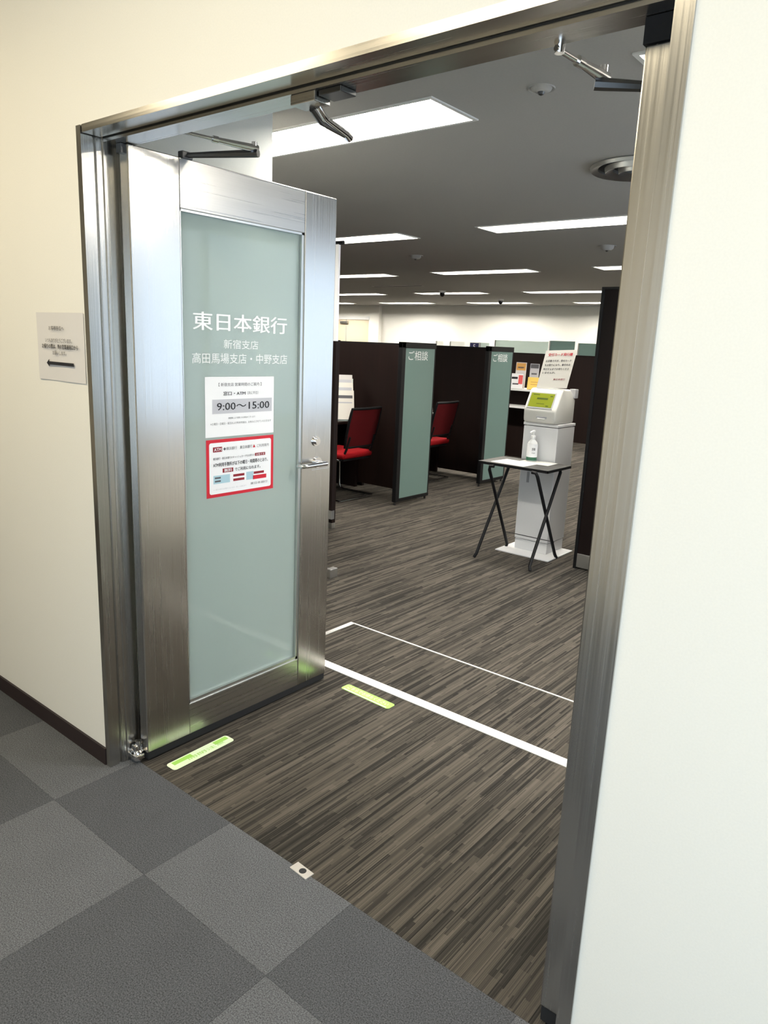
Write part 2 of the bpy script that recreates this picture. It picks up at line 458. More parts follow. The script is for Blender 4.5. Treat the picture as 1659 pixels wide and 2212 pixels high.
RNAME = ['row nearest the doorway', 'second row from the doorway', 'third row from the doorway', 'fourth row from the doorway', 'row along the back wall']
proto = fixture(); first = True
for (yc, st), rn in zip(ROWS, RNAME):
    for k, s in enumerate(st):
        o = proto if first else copy_tree(proto); first = False
        o.location = (s, yc, CH)
        o['group'] = 'recessed ceiling lights'
        seen = {3.57: (1, 2), 6.08: (1, 2, 3), 8.74: (1, 2, 3), 10.88: (0, 1, 2, 3)}.get(yc, ())
        if k in seen:
            w = {2: ['left', 'right'], 3: ['leftmost', 'middle', 'rightmost'], 4: ['leftmost', 'second', 'third', 'rightmost']}[len(seen)][seen.index(k)]
            o['label'] = 'recessed long ceiling light, the %s one seen in the %s' % (w, rn)
        else:
            o['label'] = 'recessed ceiling light of the %s, hidden to the %s' % (rn, 'left' if k == 0 else 'right')
        if yc == 1.18:
            o['label'] = 'large recessed ceiling light just inside the doorway, cut off by the pale wall' if k == 0 else 'recessed ceiling light whose corner peeps out at the right door closer'

# corridor lamps
for k, (lx, lb) in enumerate(((-0.9, 'corridor ceiling light over the left wall'), (0.75, 'corridor ceiling light in front of the doorway'), (3.0, 'corridor ceiling light over the right wall'))):
    t = thing('corridor_light', lb, 'ceiling light', (lx, -1.15, LC), 0, 'corridor ceiling lights')
    b = B(); bx(b, -0.62, 0.62, -0.17, 0.17, -0.03, 0.0); obj('housing', b, 'reflector', t)
    b = B(); bx(b, -0.6, 0.6, -0.15, 0.15, -0.034, -0.03); obj('lamp_panel', b, 'lamp_lobby', t)

# ------------------------------------------------------------------ steel door frame
fr = bpy.data.objects.new('trim_1', None); COL.objects.link(fr); struct(fr, 'brushed stainless steel frame around the double doorway')
F = 0.024
def jamb(side):
    # stepped section in plan (x, y): face, groove, stop
    P = [(0, -0.005), (F, -0.005), (F, 0.030), (F-0.006, 0.033), (F-0.006, 0.038), (F+0.001, 0.041), (F+0.001, 0.058), (F+0.006, 0.060), (F+0.006, 0.112), (0, 0.112)]
    if side: P = [(DW-x*1.26, y) for x, y in P][::-1]
    b = B(); prism(b, P, 0.0, DH, 'z'); obj('jamb', b, 'steel_v', fr)
jamb(0); jamb(1)
b = B(); prism(b, [(-0.005, DH), (-0.005, DH-0.021), (0.052, DH-0.021), (0.052, DH-0.014), (0.060, DH-0.014), (0.060, DH-0.032), (0.130, DH-0.032), (0.130, DH)], F+0.008, DW-F-0.014, 'x')
obj('head', b, 'steel_x', fr)

# ------------------------------------------------------------------ left door leaf (open 90 degrees into the bank)
DT = 0.042
d1 = bpy.data.objects.new('door_1', None); COL.objects.link(d1); struct(d1, 'left door leaf, steel framed frosted glass, swung open into the bank')
X1, X0 = 0.089, 0.089-DT
Y0, YG0, YG1, Y1 = 0.101, 0.279, 0.826, 0.994
ZB, ZT, ZG0, ZG1 = 0.034, 1.997, 0.155, 1.850
box('stile', X0, X1, Y0, YG0, ZB, ZT, 'steel_v', d1, 0.003)
box('stile', X0, X1, YG1, Y1, ZB, ZT, 'steel_v', d1, 0.003)
box('top_rail', X0+0.0015, X1-0.0015, YG0, YG1, ZG1, ZT, 'steel_y', d1, 0.002)
box('bottom_rail', X0+0.0015, X1-0.0015, YG0, YG1, ZB, ZG0, 'steel_y', d1, 0.002)
gx0, gx1 = 0.060, 0.070
box('glass_pane', gx0, gx1, YG0, YG1, ZG0, ZG1, 'frost', d1)
b = B()
for (a, c, d, e) in ((YG0, YG0+0.006, ZG0, ZG1), (YG1-0.010, YG1, ZG0, ZG1), (YG0, YG1, ZG1-0.007, ZG1), (YG0, YG1, ZG0, ZG0+0.012)):
    bx(b, X0+0.002, X1-0.006, a, c, d, e)
obj('glazing_bead', b, 'silver', d1)
box('bottom_seal', X0+0.004, X1-0.003, Y0+0.004, Y1-0.004, 0.008, ZB, 'rubber', d1)
# pivot at the foot and head of the hinge stile
b = B(); lathe(b, [(0, 0.0), (0.017, 0.0), (0.017, 0.035), (0.010, 0.04), (0.010, 0.075), (0, 0.075)], (0.052, 0.088, 0.001), 16)
bx(b, 0.030, 0.075, 0.062, 0.101, 0.012, 0.030, 0.002)
bx(b, 0.036, 0.060, 0.070, 0.10, 0.038, 0.060, 0.003)
obj('pivot_hinge', b, 'chrome', d1, True)
b = B(); lathe(b, [(0, -0.012), (0.010, -0.012), (0.010, 0.012), (0, 0.012)], (0.062, 0.098, 1.985), 16)
bx(b, 0.052, 0.076, 0.088, 0.104, 1.972, 1.997)
obj('top_pivot', b, 'dark_steel', d1)
# lock cylinder and lever on the closing stile
b = B()
def disc_x(b, x0, x1, y, z, r, n=20):
    vs0 = [b.verts.new((x0, y+r*math.cos(k*2*math.pi/n), z+r*math.sin(k*2*math.pi/n))) for k in range(n)]
    vs1 = [b.verts.new((x1, y+r*math.cos(k*2*math.pi/n), z+r*math.sin(k*2*math.pi/n))) for k in range(n)]
    b.faces.new(vs0[::-1]); b.faces.new(vs1)
    for k in range(n): b.faces.new((vs0[k], vs0[(k+1) % n], vs1[(k+1) % n], vs1[k]))
disc_x(b, X1, X1+0.005, 0.905, 1.072, 0.020); disc_x(b, X1+0.005, X1+0.014, 0.905, 1.072, 0.013)
obj('lock_cylinder', b, 'chrome', d1, True)
hd = B(); disc_x(hd, X1, X1+0.007, 0.915, 0.985, 0.022); disc_x(hd, X1+0.007, X1+0.045, 0.915, 0.985, 0.009)
ho = obj('handle', hd, 'chrome', d1, True)
b = B(); tube(b, [(X1+0.045, 0.925, 0.985), (X1+0.045, 0.86, 0.985), (X1+0.043, 0.815, 0.984), (X1+0.036, 0.800, 0.983), (X1+0.010, 0.798, 0.982)], 0.0085, 10)
obj('lever', b, 'chrome', ho, True)
b = B(); bx(b, X1, X1+0.002, 0.885, 0.985, 0.955, 0.957); obj('escutcheon', b, 'silver', ho)
# lettering on the glass
GX = gx1
lt = text('lettering', '東日本銀行', (GX, 0.545, 1.513), Y, Z, 0.425, 0.060, 'vinyl_white', d1, bold=0.018)
text('lettering', '新宿支店', (GX, 0.5385, 1.440), Y, Z, 0.156, 0.031, 'vinyl_white', d1)
text('lettering', '高田馬場支店・中野支店', (GX, 0.544, 1.391), Y, Z, 0.432, 0.035, 'vinyl_white', d1)

# right door leaf, seen edge on
d2 = bpy.data.objects.new('door_2', None); COL.objects.link(d2); struct(d2, 'right door leaf, steel framed frosted glass, swung open into the bank')
RX0, RX1 = 1.602, 1.650
box('stile', RX0, RX1, Y0, YG0, ZB+0.012, 1.955, 'steel_v', d2, 0.003)
box('stile', RX0, RX1, YG1, Y1, ZB+0.012, 1.955, 'steel_v', d2, 0.003)
box('top_rail', RX0+0.0015, RX1-0.0015, YG0, YG1, ZG1, 1.955, 'steel_y', d2, 0.002)
box('bottom_rail', RX0+0.0015, RX1-0.0015, YG0, YG1, ZB+0.012, ZG0, 'steel_y', d2, 0.002)
box('glass_pane', 1.617, 1.625, YG0, YG1, ZG0, ZG1, 'frost', d2)
box('bottom_seal', RX0+0.003, RX1-0.004, Y0+0.004, Y1-0.004, 0.006, ZB+0.012, 'rubber', d2)
b = B(); bx(b, RX0-0.004, RX1+0.016, 0.100, 0.128, 1.957, 1.997); obj('top_pivot', b, 'black', d2)

# ------------------------------------------------------------------ door closers and the roller holder under the frame head
def closer(label, head, elbow, door, plate=False):
    t = thing('door_closer', label, 'door closer', (0, 0, 0), 0, 'door closer arms')
    H, E, D = Vector(head), Vector(elbow), Vector(door)
    dv = (E-H).normalized(); mid = H+dv*((E-H).length*0.48)
    b = B(); tube(b, [H-dv*0.01, mid], 0.0055, 10); tube(b, [H+Vector((0, 0, 0.014)), H-Vector((0, 0, 0.006))], 0.009, 12)
    obj('rod', b, 'chrome', t, True)
    b = B(); tube(b, [mid-dv*0.012, mid+dv*0.005], 0.010, 12); tube(b, [mid, E-dv*0.02, E+dv*0.012], 0.009, 10, taper=[0.0075, 0.011, 0.011])
    tube(b, [E+Vector((0, 0, -0.016)), E+Vector((0, 0, 0.018))], 0.0085, 12)
    obj('sleeve', b, 'chrome', t, True)
    E2 = E+Vector((0, 0, -0.014)); b = B()
    tube(b, [E2-(D-E2).normalized()*0.014, E2, D], 0.009, 8, taper=[0.012, 0.012, 0.008]); obj('main_arm', b, 'dark_steel', t, True)
    if plate:
        b = B(); bx(b, H.x-0.045, H.x+0.045, 0.1505, H.y+0.012, H.z+0.012, H.z+0.026, 0.002); obj('head_plate', b, 'dark_steel', t)
    b = B(); bx(b, D.x-0.012, D.x+0.012, D.y-0.02, D.y+0.02, D.z-0.012, D.z+0.010, 0.003); obj('shoe', b, 'dark_steel', t)
closer('chrome closer arm between the frame head and the left door leaf', (0.229, 0.180, 2.028), (0.296, 0.400, 2.022), (0.078, 0.31, 2.009), True)
closer('chrome closer arm between the frame head and the right door leaf', (1.430, 0.134, 1.992), (1.459, 0.262, 1.980), (1.588, 0.335, 1.957))
t = thing('door_coordinator', 'steel coordinator bracket with a long lever hanging from the middle of the frame head', 'door hardware')
b = B(); bx(b, 0.808, 0.885, 0.062, 0.112, 1.976, 1.998, 0.002); obj('bracket', b, 'steel_x', t)
b = B(); bx(b, 0.888, 0.955, 0.07, 0.12, 1.986, 1.998, 0.002); obj('strike', b, 'dark_steel', t)
b = B(); tube(b, [(0.862, 0.095, 1.976), (0.856, 0.115, 1.968), (0.836, 0.15, 1.966), (0.762, 0.30, 1.978), (0.746, 0.33, 1.978)], 0.007, 10, taper=[0.007, 0.007, 0.007, 0.009, 0.011])
obj('lever', b, 'chrome', t, True)
b = B(); tube(b, [(0.838, 0.10, 1.974), (0.820, 0.15, 1.960), (0.765, 0.29, 1.972)], 0.006, 8); obj('link_bar', b, 'dark_steel', t, True)

# ------------------------------------------------------------------ floor strips
b = B(); bx(b, -0.25, 2.4, 1.091, 1.141, 0.0, 0.004, 0.001); struct(obj('trim_2', b, 'strip'), 'broad ivory strip across the carpet behind the doorway')
b = B(); bx(b, -0.255, 2.4, 1.580, 1.588, 0.0, 0.003); struct(obj('trim_3', b, 'strip'), 'thin pale strip across the carpet, the farther of two')
b = B(); bx(b, -0.283, -0.255, 1.20, 1.588, 0.0, 0.003); struct(obj('trim_4', b, 'silver'), 'short metal edge strip closing the thin strip at the left')
t = thing('floor_socket', 'small steel floor socket plate where the two carpets meet', 'floor socket', (0.872, 0.082, 0.0), -0.06)
b = B(); bx(b, -0.034, 0.034, -0.016, 0.016, 0, 0.003, 0.001); obj('plate', b, mat('worn light steel', (0.50, 0.47, 0.44, 1), 0.4), t)
b = B(); lathe(b, [(0, 0.0034), (0.009, 0.0034), (0.011, 0.003)], (0.004, 0, 0.0), 16); obj('hole', b, 'rubber', t)

def rounded(bm, w, h, r, t):
    pts = []
    for cx, cy, a0 in ((w/2-r, h/2-r, 0), (-w/2+r, h/2-r, 90), (-w/2+r, -h/2+r, 180), (w/2-r, -h/2+r, 270)):
        for k in range(5):
            a = math.radians(a0+k*22.5); pts.append((cx+r*math.cos(a), cy+r*math.sin(a)))
    return prism(bm, pts, 0, t, 'z')
def floor_sticker(loc, rz, label, txt, patch):
    t = thing('floor_sticker', label, 'sticker', loc, rz, 'green floor stickers')
    b = B(); rounded(b, 0.268, 0.052, 0.012, 0.0010); obj('film', b, 'green_vinyl' if not patch else 'pale_green', t)
    if patch:
        for (cx, w) in ((-0.075, 0.08), (0.095, 0.06)):
            b = B(); bx(b, cx-w/2, cx+w/2, 0.0, 0.020, 0.0010, 0.0014); obj('green_print', b, 'green_vinyl', t)
        text('lettering', txt, (0.02, -0.004, 0.0010), X, Y, 0.16, 0.018, 'green_vinyl', t)
    else:
        text('lettering', txt, (0.0, 0.004, 0.0010), X, Y, 0.225, 0.026, 'pale_green', t)
        b = B(); bx(b, -0.12, 0.12, -0.023, -0.017, 0.0010, 0.0014); obj('pale_line', b, 'pale_green', t)
floor_sticker((0.327, 1.008, 0.0), -0.02, 'yellow green floor sticker with pale lettering in front of the ivory strip', 'こちらでお待ちください', False)
floor_sticker((0.171, 0.266, 0.0), math.pi/2+0.02, 'pale green floor sticker lying along the foot of the left door leaf', '開閉注意', True)

# ------------------------------------------------------------------ notices
def sheet(name, label, origin, u, v, w, h, m, t=0.0006, curl=0.0):
    e = thing(name, label, 'notice')
    b = B(); nu = 10 if curl else 1
    u = Vector(u); v = Vector(v); n = u.cross(v); o = Vector(origin)
    if not curl:
        slab(b, o, u, v, w, h, t)
    else:
        g = []
        for i in range(nu+1):
            row = []
            for j in range(nu+1):
                a, c = i/nu-0.5, j/nu-0.5
                d = curl*(0.25+abs(math.sin(a*5+1.0))*0.4+max(0, -c)*1.2*abs(a))
                row.append(b.verts.new(o+u*a*w+v*c*h+n*(d+t)))
            g.append(row)
        for i in range(nu):
            for j in range(nu): b.faces.new((g[i][j], g[i+1][j], g[i+1][j+1], g[i][j+1]))
    obj('sheet', b, m, e, smooth=bool(curl))
    return e
# paper on the corridor wall
n1 = sheet('notice_sheet', 'greyish paper notice with a black left arrow taped to the corridor wall', (-0.160, -0.0002, 1.410), X, Z, 0.292, 0.212, 'paper_grey', curl=0.004)
o0 = Vector((-0.160, -0.0075, 1.410))
text('lettering', 'お客様各位へ', o0+Vector((-0.012, 0, 0.058)), X, Z, 0.095, 0.014, 'ink', n1)
text('lettering', 'いつもありがとうございます。', o0+Vector((-0.002, 0, 0.020)), X, Z, 0.165, 0.014, 'ink', n1)
text('lettering', 'お帰りの際は、奥の営業通用口から', o0+Vector((0.004, 0, 0.001)), X, Z, 0.225, 0.015, 'ink', n1, bold=0.02)
text('lettering', 'お願いします。', o0+Vector((0.0, 0, -0.019)), X, Z, 0.085, 0.013, 'ink', n1)
b = B(); prism(b, [(-0.085, -0.052), (-0.068, -0.040), (-0.068, -0.047), (0.085, -0.047), (0.085, -0.057), (-0.068, -0.057), (-0.068, -0.064)], -0.0005, 0.0, 'y')
a = obj('arrow', b, 'ink', n1); a.location = o0
# opening hours on the glass
n2 = sheet('notice_sheet', 'white opening hours notice stuck on the frosted door glass above the red bordered one', (GX, 0.536, 1.2235), Y, Z, 0.315, 0.209, 'paper', t=0.0008)
c = Vector((GX+0.0008, 0.536, 1.2235))
text('lettering', '【 新宿支店 営業時間のご案内 】', c+Vector((0, -0.002, 0.078)), Y, Z, 0.195, 0.012, 'ink_grey', n2)
text('lettering', '窓口・ATM', c+Vector((0, -0.030, 0.047)), Y, Z, 0.100, 0.014, 'ink', n2, bold=0.02)
text('lettering', '（共に平日）', c+Vector((0, 0.055, 0.047)), Y, Z, 0.052, 0.012, 'ink_grey', n2)
b = B(); slab(b, c, Y, Z, 0.275, 0.050, 0.0004, 0.010, 0.002); obj('grey_band', b, 'grey_box', n2)
text('lettering', '9:00～15:00', c+Vector((0.0004, 0.013, 0.002)), Y, Z, 0.243, 0.026, 'ink', n2, bold=0.012)
text('lettering', '（時間帯により変更となる場合がございます）', c+Vector((0, 0.004, -0.040)), Y, Z, 0.125, 0.007, 'ink_grey', n2)
text('lettering', '※土曜日・日曜日・祝日および年末年始は、お休みとさせていただきます', c+Vector((0, 0.004, -0.058)), Y, Z, 0.28, 0.0085, 'ink_grey', n2)
# red bordered poster
n3 = sheet('notice_sheet', 'red bordered landscape notice stuck on the frosted door glass', (GX, 0.537, 1.007), Y, Z, 0.313, 0.207, 'ink_red', t=0.0008)
c = Vector((GX+0.0008, 0.537, 1.007))
b = B(); w_, h_ = 0.288, 0.184; r_ = 0.008; pts = []
for cx, cy, a0 in ((w_/2-r_, h_/2-r_, 0), (-w_/2+r_, h_/2-r_, 90), (-w_/2+r_, -h_/2+r_, 180), (w_/2-r_, -h_/2+r_, 270)):
    for k in range(5):
        q = math.radians(a0+k*22.5); pts.append((0.537+cx+r_*math.cos(q), 1.007+cy+r_*math.sin(q)))
prism(b, pts, GX+0.0007, GX+0.0012, 'x'); obj('white_field', b, 'paper', n3)
c = c+Vector((0.0004, 0, 0))
def patch(p, cx, cy, w, h, m, e=n3, name='print_block', lift=0.0003):
    b = B(); slab(b, p, Y, Z, w, h, lift, cx, cy); return obj(name, b, m, e)
patch(c, -0.108, 0.068, 0.040, 0.018, 'ink_darkred')
text('lettering', 'ATM', c+Vector((0.0003, -0.108, 0.068)), Y, Z, 0.032, 0.011, 'paper', n3, bold=0.02)
text('lettering', '◆横浜銀行', c+Vector((0, -0.052, 0.068)), Y, Z, 0.062, 0.012, 'ink_grey', n3)
text('lettering', '東日本銀行', c+Vector((0, 0.022, 0.068)), Y, Z, 0.058, 0.012, 'ink', n3)
text('lettering', '▲', c+Vector((0, 0.060, 0.069)), Y, Z, 0.012, 0.012, 'ink_red', n3)
text('lettering', 'ご利用案内', c+Vector((0, 0.103, 0.068)), Y, Z, 0.058, 0.011, 'ink_grey', n3)
text('lettering', '横浜銀行・東日本銀行のキャッシュカードをお持ちの', c+Vector((0, -0.033, 0.035)), Y, Z, 0.190, 0.009, 'ink', n3)
patch(c, 0.090, 0.0355, 0.050, 0.011, 'ink_darkred')
text('lettering', 'お客さま', c+Vector((0.0003, 0.090, 0.0355)), Y, Z, 0.040, 0.008, 'paper', n3)
text('lettering', 'ATM利用手数料が以下の曜日・時間帯のとおり、', c+Vector((0, 0.0, 0.013)), Y, Z, 0.256, 0.015, 'ink', n3, bold=0.02)
patch(c, -0.062, -0.010, 0.048, 0.015, 'ink_darkred')
text('lettering', '無料', c+Vector((0.0003, -0.062, -0.010)), Y, Z, 0.036, 0.012, 'paper', n3, bold=0.02)
text('lettering', 'でご利用になれます。', c+Vector((0, 0.030, -0.010)), Y, Z, 0.122, 0.013, 'ink', n3, bold=0.015)
patch(c, -0.090, -0.040, 0.074, 0.030, 'ink_blue'); patch(c, -0.108, -0.034, 0.026, 0.006, 'ink_grey', lift=0.0006); patch(c, -0.108, -0.046, 0.026, 0.006, 'ink_grey', lift=0.0006)
for (cy_) in (-0.033, -0.049): patch(c, -0.012, cy_, 0.052, 0.009, 'ink_darkred')
patch(c, 0.040, -0.041, 0.034, 0.030, 'ink_blue'); patch(c, 0.084, -0.033, 0.050, 0.009, 'ink_darkred'); patch(c, 0.088, -0.050, 0.066, 0.015, 'ink_red')
text('lettering', '※一部のお取引は対象外となります。詳しくは窓口まで', c+Vector((0, -0.052, -0.076)), Y, Z, 0.150, 0.006, 'grey_box', n3)
text('lettering', '東日本銀行', c+Vector((0, 0.085, -0.072)), Y, Z, 0.085, 0.009, 'ink_grey', n3)

# ------------------------------------------------------------------ ticket kiosk
k = thing('ticket_kiosk', 'white queue ticket kiosk on a square base plate behind the black folding table', 'kiosk', (-0.277, 3.70, 0))
b = B(); bx(b, -0.212, 0.222, -0.262, 0.145, 0.0, 0.008, 0.002); obj('base_plate', b, 'white_metal', k)
b = B(); bx(b, -0.132, 0.132, -0.115, 0.150, 0.008, 0.085, 0.003); obj('plinth', b, 'white_metal', k)
b = B(); bx(b, -0.135, 0.135, -0.120, 0.155, 0.090, 0.935, 0.004); obj('column', b, 'white_metal', k)
b = B(); bx(b, -0.138, 0.138, -0.124, 0.158, 0.940, 0.960, 0.003); obj('top_tray', b, 'white_metal', k)
b = B(); bx(b, -0.075, -0.055, -0.124, -0.119, 0.52, 0.60, 0.002); obj('door_slot', b, 'grey_plastic', k)
b = B(); prism(b, [(-0.160, 0.985), (-0.150, 0.962), (0.140, 0.962), (0.140, 1.13), (0.045, 1.205), (-0.065, 1.205), (-0.088, 1.195), (-0.165, 1.055)], -0.126, 0.126, 'x')
bmesh.ops.bevel(b, geom=list(b.edges), offset=0.014, segments=3, affect='EDGES', profile=0.5)
hdk = obj('printer_head', b, 'cream_plastic', k, True)
# slanted screen plane: from (-0.165, 1.055) up to (-0.088, 1.195)
sv = Vector((0, 0.077, 0.140)).normalized(); sn = X.cross(sv); so = Vector((-0.008, -0.128, 1.122))
b = B(); slab(b, so+sn*0.0005, X, sv, 0.200, 0.125, 0.003); obj('screen_bezel', b, 'grey_plastic', hdk)
b = B(); slab(b, so+sn*0.0035, X, sv, 0.182, 0.108, 0.001); sc = obj('screen', b, 'lcd', hdk)
for (cx, cy, w, h) in ((-0.05, 0.042, 0.05, 0.006), (0.07, 0.034, 0.02, 0.008), (0.005, 0.012, 0.085, 0.014), (0.0, -0.028, 0.06, 0.004), (0.055, -0.043, 0.02, 0.008)):
    b = B(); slab(b, so+sn*0.0046, X, sv, w, h, 0.0005, cx, cy); obj('screen_print', b, 'lcd_dark', hdk)
b = B(); bx(b, -0.020, 0.060, -0.166, -0.158, 1.000, 1.012, 0.002); obj('ticket_slot', b, 'grey_plastic', hdk)
b = B(); bx(b, -0.012, 0.052, -0.170, -0.160, 0.994, 1.000, 0.002); obj('ticket_lip', b, 'white', hdk)
b = B(); bx(b, 0.09, 0.139, 0.10, 0.15, 1.14, 1.205, 0.003); obj('card_tray', b, 'grey_plastic', k)
# sign card standing on the kiosk, leaning and sheared like a tilted sheet in a holder
sgn = thing('sign_card', 'tall white sign card with a red heading standing on the ticket kiosk', 'sign')
su = (X*0.995+Z*0.06).normalized(); svv = (Z*0.985+X*0.16+Y*0.06).normalized()
sn2 = su.cross(svv).normalized()
sc0 = Vector((-0.226, 3.64, 1.343)); 
def sheared(b, w, h, t):
    vs = [b.verts.new(sc0+su*a*w/2+svv*c*h/2+sn2*d) for a in (-1, 1) for c in (-1, 1) for d in (0, t)]
    for q in ((0, 1, 3, 2), (4, 6, 7, 5), (0, 4, 5, 1), (2, 3, 7, 6), (0, 2, 6, 4), (1, 5, 7, 3)): b.faces.new([vs[i] for i in q])
b = B(); sheared(b, 0.235, 0.270, 0.003); obj('card', b, 'paper_warm', sgn)
def sgt(body, cx, cy, w, h, m, bold=0.01):
    me = text('lettering', body, (0, 0, 0), X, Y, w, h, m, sgn, bold=bold, lift=0)
    for p in me.data.vertices: p.co = sc0+su*(p.co.x+cx)+svv*(p.co.y+cy)+sn2*(0.0036+p.co.z)
sgt('受付カード発行機', 0.002, 0.104, 0.185, 0.022, 'ink_red', 0.03)
sgt('お手数ですが、受付カード', 0.0, 0.060, 0.195, 0.016, 'ink', 0.02)
sgt('をお取りになり、番号をお', 0.0, 0.031, 0.195, 0.016, 'ink', 0.02)
sgt('呼びするまでお待ちくださ', -0.003, 0.002, 0.195, 0.016, 'ink', 0.02)
sgt('いませんか。', -0.052, -0.024, 0.100, 0.015, 'ink', 0.02)
sgt('東日本銀行', 0.042, -0.072, 0.090, 0.014, 'ink_darkred', 0.01)

# ------------------------------------------------------------------ folding table with things on it
ft = thing('folding_table', 'small black folding table with crossed legs in front of the white kiosk', 'table', (-0.265, 3.36, 0))
TZ = 0.69
b = B(); bx(b, -0.285, 0.252, -0.145, 0.205, TZ-0.016, TZ, 0.004); obj('table_top', b, mat('grey laminate table top', srgb(60, 58, 55), 0.45), ft)
b = B()
for (p, q, r, s) in ((-0.289, 0.256, -0.149, -0.143), (-0.289, 0.256, 0.203, 0.209), (-0.289, -0.283, -0.149, 0.209), (0.250, 0.256, -0.149, 0.209)):
    bx(b, p, q, r, s, TZ-0.019, TZ-0.001)
obj('edge_band', b, 'black', ft)
# two crossed U frames: each leg is its own piece
for s, xs_ in ((-1, -0.205), (1, 0.205)):
    for d in (-1, 1):
        xx = xs_+(0.008*d)*s
        b = B(); ya, yb = -0.215*d, 0.165*d
        tube(b, [(xx+0.012*s, ya, 0.004), (xx, ya*0.96, 0.03), (xx-0.01*s, yb*0.94, TZ-0.05), (xx-0.02*s, yb, TZ-0.024), (xx-0.05*s, yb, TZ-0.022)], 0.0115, 10)
        obj('leg', b, 'black', ft, True)
b = B(); tube(b, [(-0.20, 0.17, 0.13), (0.20, 0.17, 0.13)], 0.003, 6); obj('stretcher', b, 'black', ft)
b = B(); tube(b, [(-0.19, 0.0, TZ-0.028), (0.19, 0.0, TZ-0.028)], 0.008, 8); obj('top_bar', b, 'black', ft)
p = tag(box('paper_sheet', -0.17, 0.10, -0.10, 0.10, 0, 0.001, 'paper_warm'), 'white sheet lying on the black folding table before the pump bottle', 'paper', 'sheets on the folding table')
p.location = (-0.295, 3.335, TZ+0.0005); p.rotation_euler = (0, 0, -0.08)
p = tag(box('paper_sheet', -0.12, 0.12, -0.085, 0.085, 0, 0.001, 'cream_plastic'), 'beige sheet under the pump bottle on the black folding table', 'paper', 'sheets on the folding table')
p.location = (-0.225, 3.475, TZ+0.0018); p.rotation_euler = (0, 0, 0.03)
t = thing('pump_bottle', 'clear hand sanitiser pump bottle with a white and green label', 'bottle', (-0.288, 3.500, TZ+0.003))
b = B(); lathe(b, [(0, 0), (0.034, 0), (0.037, 0.006), (0.037, 0.115), (0.033, 0.135), (0.016, 0.155), (0.014, 0.165), (0, 0.165)], n=24); obj('bottle_body', b, 'bottle', t, True)
b = B(); lathe(b, [(0.0378, 0.032), (0.0378, 0.125)], n=24); obj('label_band', b, 'paper', t, True)
b = B(); lathe(b, [(0.0378, 0.008), (0.0378, 0.032)], n=24); obj('green_band', b, 'green', t, True)
b = B(); lathe(b, [(0, 0.163), (0.017, 0.163), (0.017, 0.182), (0.006, 0.186), (0.005, 0.205), (0.011, 0.207), (0.011, 0.220), (0, 0.222)], n=16)
tube(b, [(0, 0, 0.214), (0.0, -0.03, 0.213), (-0.002, -0.045, 0.205)], 0.005, 8); obj('pump', b, 'white', t, True)
cz = t.location
q = Vector((0.66, -0.75, 0)).normalized()
text('lettering', '消毒', (0.66*0.0385, -0.75*0.0385, 0.090), Vector((0.75, 0.66, 0)), Z, 0.026, 0.020, 'ink', t, bold=0.02)
text('lettering', '手指用', (0.66*0.0385, -0.75*0.0385, 0.062), Vector((0.75, 0.66, 0)), Z, 0.024, 0.010, 'ink_grey', t)

# ------------------------------------------------------------------ tall dark partition at the right
t = thing('tall_partition', 'tall dark brown partition with a silver foot beside the white kiosk', 'partition', (0.13, 3.45, 0))
b = B(); bx(b, 0.022, 1.05, 0, 0.045, 0.110, 1.865, 0.002); obj('panel', b, 'panel_brown', t)
b = B(); bx(b, 0.0, 0.022, -0.004, 0.049, 0.0, 1.870, 0.002); obj('end_post', b, 'black', t)
b = B(); bx(b, 0.022, 1.05, -0.003, 0.048, 0.012, 0.110, 0.002); obj('foot_rail', b, 'silver', t)
b = B(); bx(b, 0.0, 1.05, -0.003, 0.048, 1.865, 1.880); obj('top_rail', b, 'black', t)
t = thing('tall_partition', 'dark partition return running back from the tall partition', 'partition', (0.60, 3.52, 0))
b = B(); bx(b, 0, 0.04, 0, 1.6, 0.02, 1.60); obj('panel', b, 'panel_brown', t)

# ------------------------------------------------------------------ consultation booths
PH = 1.48
def divider(y, x0, x1, label, foot=True):
    t = thing('booth_divider', label, 'partition', (x1, y, 0), 0, 'booth dividers')
    b = B(); bx(b, x0-x1, 0, -0.02, 0.02, 0.045, PH-0.012, 0.002); obj('panel', b, 'brown', t)
    b = B(); bx(b, x0-x1, 0.002, -0.022, 0.022, PH-0.012, PH); obj('cap_rail', b, 'black', t)
    b = B(); bx(b, -0.05, 0.0, -0.02, 0.02, 0.0, 0.045); obj('foot', b, 'silver', t)
    b = B(); bx(b, x0-x1, x0-x1+0.05, -0.02, 0.02, 0.0, 0.045); obj('foot', b, 'silver', t)
divider(3.00, -4.2, -1.735, 'dark brown booth divider whose edge shows right beside the open door leaf')
divider(4.52, -4.2, -1.985, 'dark brown booth divider meeting the nearer teal glass screen')
divider(5.99, -4.2, -1.985, 'dark brown booth divider meeting the farther teal glass screen')
